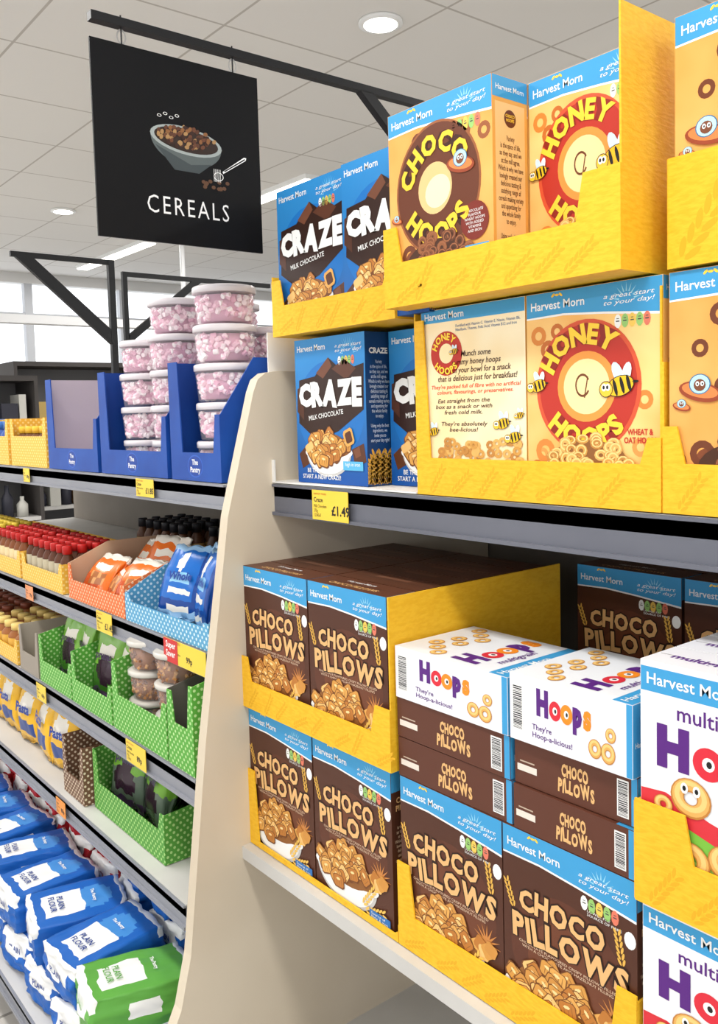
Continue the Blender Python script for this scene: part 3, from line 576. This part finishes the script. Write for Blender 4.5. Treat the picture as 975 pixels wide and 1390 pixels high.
def filled(name,W,D,lip,mat,X,Y,z,cap,body,label,h,r,side=None,inner=None):
    me=tray('tr',W,D,lip,(.02,lip*1.6),(.02,lip*1.6),side or lip*1.6,side or lip*1.6,lip*1.6,mat,inner=inner)
    bm=MB(); jb=jarmesh(cap,body,h,r,label)
    nx=int((W-.012)/(2*r+.002)); ny=min(4,int((D-.012)/(2*r+.002)))
    for i in range(nx):
        for j in range(ny):
            ox=.006+r+(i)*(W-.012-2*r)/max(nx-1,1); oy=.008+r+j*(2*r+.002)
            o=len(bm.v); bm.v+=[(a+ox,c+oy,e+.003) for a,c,e in jb.v]; bm.f+=[tuple(o+q for q in f) for f in jb.f]; bm.mi+=[bm.m(jb.mats[q]) for q in jb.mi]; bm.sm+=jb.sm
    t=put(me,name+'_tray',X,Y,z); q=put(bm.mesh(name+'s'),name+'s',X,Y,z); return t
RED=C(186,30,28,.35)
filled('spotted_biscuit_pack',.35,.3,.10,PY,.957,3.12,-.14,C(240,190,60),C(120,80,50),C(240,200,90),.13,.03)
filled('spotted_biscuit_pack',.35,.3,.10,PY,.957,3.50,-.14,C(60,110,180),C(60,90,160),C(240,200,90),.15,.03)
filled('spotted_biscuit_pack',.5,.3,.07,PY,.957,4.05,-.14,C(60,110,180),C(180,90,60),C(240,200,90),.16,.03)
z=-.501
filled('sauce_bottle',.36,.34,.055,PY,.90,2.89,z,RED,C(86,46,26),C(186,176,150),.135,.022)
filled('sauce_bottle',.36,.34,.055,PY,.90,3.27,z,RED,C(120,66,30),C(226,206,160),.135,.022)
filled('sauce_bottle',.5,.34,.055,PY,.90,3.80,z,C(220,190,60),C(120,66,30),C(226,206,160),.135,.022)
filled('sauce_bottle',.36,.34,.055,PY,1.28,2.89,z,C(40,40,44),C(90,56,34),C(190,160,100),.16,.024)
filled('sauce_bottle',.40,.24,.055,PY,1.32,2.46,z,C(40,40,44),C(70,44,30),C(120,90,60),.16,.024)
filled('sauce_bottle',.36,.24,.055,PY,1.32,2.04,z,C(30,30,34),C(70,44,30),C(100,70,50),.16,.024)
put(tray('or',.385,.30,.055,(.015,.10),(.02,.085),.15,.13,.13,PO,sl=.12,hLf=.10,hRf=.085,inner=C(206,170,140)),'orange_display_tray',.90,2.478,z)
put(tray('bl',.43,.30,.05,(.02,.07),(.02,.06),.13,.10,.13,PBl,sl=.12,hLf=.07,hRf=.06),'spotted_blue_display_tray',.90,2.088,z)
def pouches(name,X0,Y0,z0,items,txt=None,tmat=None):
    """items: (along, depth, up, w,t,h, tilt,yaw, zonefn, seed)"""
    b=MB()
    for (x,y,zz,w,t,h,tilt,yaw,zn,sd) in items:
        R=Matrix.Rotation(math.radians(yaw),3,'Z')@Matrix.Rotation(math.radians(tilt),3,'X')
        b.soft((x,y,zz),(w,t,h),zn,.08,.9,sd,.05,R,13)
        if txt:
            fr=Fr(Vector((x,y,zz))+R@Vector((-w*.3,-t*.60,-h*.02)),R@Vector((1,0,0)),R@Vector((0,0,1)),R@Vector((0,-1,0)))
            b.text(fr,txt,0,0,1,tmat,w=w*.6,bold=.04)
    return put(b.mesh(name),name,X0,Y0,z0)
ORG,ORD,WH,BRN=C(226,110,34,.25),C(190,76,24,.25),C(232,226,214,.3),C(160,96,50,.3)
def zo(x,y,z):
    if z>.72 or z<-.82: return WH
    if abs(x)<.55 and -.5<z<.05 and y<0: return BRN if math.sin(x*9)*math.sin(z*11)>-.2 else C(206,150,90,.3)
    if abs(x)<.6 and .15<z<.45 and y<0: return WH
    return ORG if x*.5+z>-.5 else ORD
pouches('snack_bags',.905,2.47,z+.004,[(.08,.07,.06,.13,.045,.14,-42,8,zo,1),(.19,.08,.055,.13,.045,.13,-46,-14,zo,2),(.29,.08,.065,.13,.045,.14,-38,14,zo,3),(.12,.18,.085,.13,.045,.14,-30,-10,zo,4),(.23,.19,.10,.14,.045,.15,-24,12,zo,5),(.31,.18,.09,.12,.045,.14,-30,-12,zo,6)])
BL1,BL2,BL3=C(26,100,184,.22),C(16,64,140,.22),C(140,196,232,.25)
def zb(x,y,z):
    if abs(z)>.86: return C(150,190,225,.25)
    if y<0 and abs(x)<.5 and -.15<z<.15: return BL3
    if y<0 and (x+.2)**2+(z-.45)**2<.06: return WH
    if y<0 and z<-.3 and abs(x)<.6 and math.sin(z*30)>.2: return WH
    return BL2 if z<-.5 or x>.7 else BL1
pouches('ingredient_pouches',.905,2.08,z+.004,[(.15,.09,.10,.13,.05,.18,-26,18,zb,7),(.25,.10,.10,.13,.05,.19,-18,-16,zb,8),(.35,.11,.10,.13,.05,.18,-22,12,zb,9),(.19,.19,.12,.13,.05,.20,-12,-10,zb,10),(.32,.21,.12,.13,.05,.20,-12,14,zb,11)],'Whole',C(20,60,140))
z=-.773
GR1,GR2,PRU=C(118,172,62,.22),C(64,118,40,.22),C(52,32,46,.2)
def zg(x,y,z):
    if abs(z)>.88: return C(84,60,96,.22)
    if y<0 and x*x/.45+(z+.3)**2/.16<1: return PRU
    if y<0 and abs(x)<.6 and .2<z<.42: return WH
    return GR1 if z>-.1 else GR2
put(tray('gb',.17,.3,.06,(.015,.14),(.015,.14),.14,.14,.14,C(150,140,128),inner=C(176,166,150)),'grey_display_tray',.86,2.83,z)
filled('dip_jar',.36,.3,.05,PY,.86,3.22,z,C(230,200,120),C(150,90,40),C(220,170,70),.11,.032)
filled('dip_jar',.5,.3,.05,PBr,.86,3.75,z,C(120,60,40),C(150,90,40),C(220,170,70),.11,.032)
put(tray('g1',.255,.3,.065,(.015,.14),(.015,.10),.16,.15,.13,PG,sl=.1,hLf=.14,hRf=.10),'green_display_tray',.86,2.645,z)
put(tray('g2',.27,.3,.065,(.015,.14),(.015,.10),.16,.15,.13,PG,sl=.1,hLf=.14,hRf=.10),'green_display_tray',.86,2.382,z)
put(tray('g3',.30,.3,.09,(.02,.17),(.02,.13),.19,.19,.13,PG,sl=.12,hLf=.17,hRf=.13),'green_display_tray',.86,2.10,z)
put(tray('g4',.12,.3,.10,(.02,.17),(.015,.2),.19,.22,.2,PG,sl=.1,hLf=.17,hRf=.2,inner=C(100,94,88)),'green_display_tray',.86,1.792,z)
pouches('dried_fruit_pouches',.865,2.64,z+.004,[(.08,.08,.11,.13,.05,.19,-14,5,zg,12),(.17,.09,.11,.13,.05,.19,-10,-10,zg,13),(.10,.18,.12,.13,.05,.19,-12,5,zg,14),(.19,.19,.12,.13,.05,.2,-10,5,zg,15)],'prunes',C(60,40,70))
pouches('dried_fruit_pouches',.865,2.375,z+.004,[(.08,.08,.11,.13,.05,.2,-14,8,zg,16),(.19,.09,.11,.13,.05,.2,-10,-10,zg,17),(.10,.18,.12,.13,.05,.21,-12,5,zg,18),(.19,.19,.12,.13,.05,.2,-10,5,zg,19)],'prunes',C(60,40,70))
def nuttub():
    b=MB(); N=[C(178,120,60),C(150,92,44),C(204,150,86),C(120,70,36)]
    b.lathe([(.050,.001),(.058,.062)],(0,0,0),PLASTIC,22); b.lathe([(.060,.062),(.062,.064),(.062,.072),(.056,.075)],(0,0,0),C(200,196,188,.2),22); b.lathe([(.045,.004),(.052,.056)],(0,0,0),N[1],16)
    rs=random.Random(8)
    for i in range(90):
        a=rs.uniform(0,6.283); zz=rs.uniform(.006,.056); r=.0455+.006*zz/.06; c=Vector((r*math.cos(a),r*math.sin(a),zz)); d=Vector((rs.uniform(-1,1),rs.uniform(-1,1),rs.uniform(-1,1))).normalized()*.005; b.tube(c-d,c+d,.004,rs.choice(N),6)
    return b.mesh('nut')
mN=nuttub()
for X,Y,n in ((.94,2.03,3),(.94,1.88,3),(1.07,2.03,3),(1.07,1.88,3)):
    for k in range(n): obj(mN,'nut_tub',(X,Y,EYE+z+.004+.0755*k),rs.uniform(0,360))
z=-1.038
YB1,YB2=C(232,180,44,.25),C(40,70,140,.3)
def zy(x,y,z):
    if abs(z)>.88: return C(210,160,40,.3)
    if y<0 and x*x/.4+(z-.25)**2/.1<1: return WH
    return YB2 if (y<0 and -.75<z<-.35 and abs(x)<.7) else YB1
pouches('pasta_bags',.85,2.95,z+.006,[(.09,.06,.10,.15,.08,.2,-8,8,zy,20),(.25,.06,.10,.15,.08,.2,-12,-8,zy,21),(.40,.06,.10,.14,.08,.2,-8,10,zy,22),(.10,.17,.10,.15,.08,.2,-5,4,zy,23),(.27,.17,.10,.15,.08,.2,-5,0,zy,24)],'Pasta',C(30,60,140))
pouches('pasta_bags',.85,3.60,z+.006,[(.09,.06,.10,.15,.08,.2,-8,4,zy,25),(.25,.06,.10,.15,.08,.2,-6,-4,zy,26),(.40,.06,.10,.14,.08,.2,-8,4,zy,27),(.55,.06,.10,.14,.08,.2,-8,4,zy,28)],'Pasta',C(30,60,140))
put(tray('b4',.15,.3,.06,(.015,.16),(.015,.16),.16,.16,.16,PBr),'brown_display_tray',.84,2.43,z)
put(tray('g5',.42,.34,.075,(.02,.16),(.02,.12),.17,.13,.13,PGD,sl=.14,hLf=.16,hRf=.12),'green_display_tray',.862,2.262,z)
def zp(x,y,z):
    if abs(z)>.88: return C(84,60,96,.22)
    if y<0 and abs(x)<.65 and .15<z<.5: return WH
    if y<0 and x*x/.45+(z+.4)**2/.14<1: return PRU
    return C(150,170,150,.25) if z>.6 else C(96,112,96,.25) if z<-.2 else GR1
pouches('dried_fruit_pouches',.87,2.25,z+.006,[(.09,.07,.12,.15,.06,.21,-18,8,zp,30),(.23,.08,.11,.14,.06,.2,-16,-10,zp,31),(.10,.17,.13,.15,.06,.21,-12,5,zp,32),(.25,.18,.12,.14,.06,.2,-10,5,zp,33)],'prunes',C(60,40,80))
# bottom shelf: flour bags lying in stacks
BF1,BF2,RF=C(30,98,184,.4),C(20,62,140,.4),C(184,36,44,.4); GF=C(96,166,70,.4)
LB=C(120,172,222,.4)
def flour(col,X0,Y0,z0,seed,yaw=0):
    b=MB()
    def zn(x,y,z):
        if z>.5:
            if abs(x)<.60 and -.72<y<.10: return WHITE
            if (x*x/.35+(y-.35)**2/.12)<1: return C(70,140,210,.4) if col is BF1 else col
            if abs(y)>.86: return WHITE
            return col
        if y<-.5: return WHITE if (abs(x)<.62 and z>-.15) else col
        if abs(x)>.8: return WHITE if (abs(y)<.3 and z>-.2) or z<-.75 else col
        return col
    b.soft((0,0,0),(.165,.24,.10),zn,.16,0,seed,.04,None,19)
    ft=Fr((0,0,.0545),(1,0,0),(0,1,0),(0,0,1)); tm=BF2 if col is BF1 else col
    b.text(ft,'PLAIN\nFLOUR',0,-.07,1,tm,w=.066,h=.036,bold=.02,center=True,align='CENTER'); b.text(ft,'The Pantry',0,.034,2,WHITE,w=.055,bold=.03,center=True)
    ff=Fr((0,-.1265,0),(1,0,0),(0,0,1),(0,-1,0)); b.text(ff,'PLAIN',0,.004,1,tm,w=.055,bold=.03,center=True)
    o=put(b.mesh('flour'),'flour_bag',X0,Y0,z0); o.rotation_euler=(math.radians(rs.uniform(-3,3)),math.radians(rs.uniform(-5,5)),math.radians(-90+yaw+rs.uniform(-12,12))); return o
for i in range(9):
    for lay in range(2):
        flour(GF if (i==0 and lay==1) else BF1,.775+rs.uniform(-.01,.01),1.77+.19*i+(.05 if lay else 0),-1.395+.105*lay,40+i*3+lay)
    for lay in (1,2):
        flour(BF1 if i<3 else RF,1.035+rs.uniform(-.01,.01),1.79+.19*i+(.04 if lay==2 else 0),-1.395+.104*lay-(.0),120+i*3+lay)
    flour(BF1 if i<3 else RF,1.035,1.79+.19*i,-1.397,200+i)
    if i>1: flour(RF,1.29,1.80+.19*i,-1.19,60+i)
    else: flour(BF1,1.29,1.80+.19*i,-1.19,60+i)
    flour(BF1,1.29,1.80+.19*i,-1.395,260+i); flour(BF1,1.29,1.80+.19*i,-1.292,290+i)
# ------------------------------------------------------------------ store shell
CZ=EYE+1.5
def tilemat(c=(232,229,224),g=(190,184,176)):
    m=bpy.data.materials.new('ceiling_tiles'); m.use_nodes=True; nt=m.node_tree; p=nt.nodes['Principled BSDF']; L=nt.links.new
    tc=nt.nodes.new('ShaderNodeTexCoord'); br=nt.nodes.new('ShaderNodeTexBrick'); br.offset=0
    L(tc.outputs['Object'],br.inputs[0]); br.inputs['Scale'].default_value=1; br.inputs['Brick Width'].default_value=.6; br.inputs['Row Height'].default_value=.6; br.inputs['Mortar Size'].default_value=.006; br.inputs['Mortar Smooth'].default_value=.2
    for i in (1,2): br.inputs[i].default_value=(*[lin(x) for x in c],1)
    br.inputs[3].default_value=(*[lin(x) for x in g],1)
    L(br.outputs[0],p.inputs['Base Color']); p.inputs['Roughness'].default_value=.8; return m
def plane(name,pts,mat):
    b=MB(); b.add(pts,[(0,1,2,3)],mat); return obj(b.mesh(name),name)
X0,X1,Y0,Y1=-5,9,-4,9
plane('ceiling',[(X0,Y0,CZ),(X0,Y1,CZ),(X1,Y1,CZ),(X1,Y0,CZ)],tilemat())
fm=tilemat((196,192,186),(140,136,130)); fm.name='floor_tiles'; fm.node_tree.nodes['Principled BSDF'].inputs['Roughness'].default_value=.3
plane('floor',[(X0,Y0,0),(X1,Y0,0),(X1,Y1,0),(X0,Y1,0)],fm)
WALL=noisy('wall_paint',(222,221,218),(228,226,223),2,.7)
def windowwall(name,along,c,a0,a1,z0,z1,n):
    b=MB()
    def bx(p,q,za,zb,t=.06,mat=WALL):
        if along=='X': b.box(p,c-t,za,q,c+t,zb,mat)
        else: b.box(c-t,p,za,c+t,q,zb,mat)
    bx(a0,a1,0,z0); bx(a0,a1,z1,CZ)
    FRM=C(190,192,196)
    for i in range(n+1):
        t=a0+(a1-a0)*i/n; bx(t-.04,t+.04,z0,z1,.04,FRM)
    bx(a0,a1,(z0+z1)/2+.2,(z0+z1)/2+.26,.03,FRM)
    return obj(b.mesh(name),name)
windowwall('wall_back','X',Y1,X0,X1,1.9,CZ-.1,14); windowwall('wall_left','Y',X0,Y0,Y1,.8,CZ-.15,6); windowwall('wall_front','X',Y0,X0,X1,.8,CZ-.15,6)  # left and front walls unseen; their window openings are added to admit fill light
plane('wall_right',[(X1,Y0,0),(X1,Y1,0),(X1,Y1,CZ),(X1,Y0,CZ)],WALL)
def goodsunit(name,x0,x1,y0,y1,h,seed):
    """distant shelving, opening towards -Y, filled with small packs"""
    b=MB(); rb=random.Random(seed); GY=C(120,118,118)
    b.box(x0,y1-.04,0,x1,y1,h,GY); b.box(x0,y0,h-.04,x1,y1,h,DARK); b.box(x0-.03,y0,0,x0,y1,h,DARK); b.box(x1,y0,0,x1+.03,y1,h,DARK)
    zz=.15
    while zz<h-.2:
        b.box(x0,y0,zz-.03,x1,y1-.04,zz,STEEL); x=x0+.01
        while x<x1-.1:
            w=rb.uniform(.06,.14); hh=rb.uniform(.14,.26); c=C(*rb.choice([(40,60,100),(150,60,50),(200,170,100),(60,96,70),(50,50,60),(200,198,190),(130,96,60),(30,80,120)]))
            if rb.random()<.5: b.box(x,y0+.03,zz+.001,x+w-.01,y0+.25,zz+hh,c)
            else: b.lathe([(w*.4,0),(w*.4,hh*.6),(w*.15,hh*.8),(w*.15,hh)],(x+w*.5,y0+.1,zz+.001),c,10)
            x+=w
        zz+=.36
    return obj(b.mesh(name),name)
goodsunit('distant_shelving_unit',1.75,2.35,7.0,7.5,1.98,3)
goodsunit('distant_shelving_unit',2.45,3.6,7.7,8.2,2.14,5)
goodsunit('distant_shelving_unit',3.8,6.4,7.4,7.9,2.0,7)
b=MB(); b.box(-.5,6.4,EYE+.72,4.2,6.5,EYE+.78,C(224,224,224)); b.tube((3.4,6.45,EYE+.75),(3.4,6.45,CZ),.02,C(214,214,214)); b.tube((.2,6.45,EYE+.75),(.2,6.45,CZ),.02,C(214,214,214)); obj(b.mesh('beam'),'suspended_white_beam')
# ------------------------------------------------------------------ lights
def arealight(name,loc,sx,sy,e,col=(1,.99,.97)):
    l=bpy.data.lights.new(name,'AREA'); l.shape='RECTANGLE'; l.size=sx; l.size_y=sy; l.energy=e; l.color=col
    o=bpy.data.objects.new(name,l); o.location=loc; COL.objects.link(o); return o
EM=C(255,250,240,.5,0,5)
for X in (-2.9,.2,3.3):
    for Y in (-2.6,-.2,2.2,4.6,6.9):
        b=MB(); b.box(-.06,-.75,-.03,.06,.75,0,WHITE); b.box(-.05,-.74,-.038,.05,.74,-.031,EM)
        o=obj(b.mesh('strip'),'fluorescent_ceiling_light',(X,Y+.65,CZ))
        l=arealight('strip_lamp',(0,0,-.05),.3,1.5,28); l.parent=o
for X,Y in ((2.27,2.63),(2.35,6.2),(2.3,-.9),(-1.0,1.0),(-1.0,4.5)):
    b=MB(); b.lathe([(.085,-.001),(.085,-.012),(.068,-.014)],(0,0,0),WHITE,28); b.lathe([(.064,-.012),(.064,-.016)],(0,0,0),C(255,252,244,.5,0,8),24)
    o=obj(b.mesh('dl'),'ceiling_downlight',(X,Y,CZ))
    l=bpy.data.lights.new('downlight_lamp','SPOT'); l.energy=14; l.spot_size=1.7; l.spot_blend=.6; l.shadow_soft_size=.06; q=bpy.data.objects.new('downlight_lamp',l); q.location=(0,0,-.04); COL.objects.link(q); q.parent=o
b=MB(); b.tube((0,0,0),(0,0,-.06),.012,C(200,200,200,.3)); b.lathe([(.03,-.004),(.03,0)],(0,0,0),WHITE,16); obj(b.mesh('sp'),'ceiling_sprinkler',(2.55,2.0,CZ))
w=bpy.data.worlds.new('store_daylight'); scene.world=w; w.use_nodes=True; bg=w.node_tree.nodes['Background']; bg.inputs[0].default_value=(.93,.96,1,1); bg.inputs[1].default_value=1.75
scene.view_settings.view_transform='Standard'
# ------------------------------------------------------------------ camera
f,yaw,p,ro=1189.38,math.radians(38.6467),math.radians(4.1573),math.radians(1.5726)
F=Vector((math.sin(yaw)*math.cos(p),math.cos(yaw)*math.cos(p),-math.sin(p))); Rt=Vector((math.cos(yaw),-math.sin(yaw),0)); U=Rt.cross(F)
c,s=math.cos(ro),math.sin(ro); r=Rt*c-U*s; u=Rt*s+U*c
cam=bpy.data.cameras.new('camera'); co=bpy.data.objects.new('camera',cam); COL.objects.link(co)
M=Matrix((( r.x,u.x,-F.x,0),(r.y,u.y,-F.y,0),(r.z,u.z,-F.z,EYE),(0,0,0,1))); co.matrix_world=M
cam.sensor_width=36; cam.lens=f/1390*36; cam.shift_y=-45/1390; cam.clip_start=.05
scene.camera=co
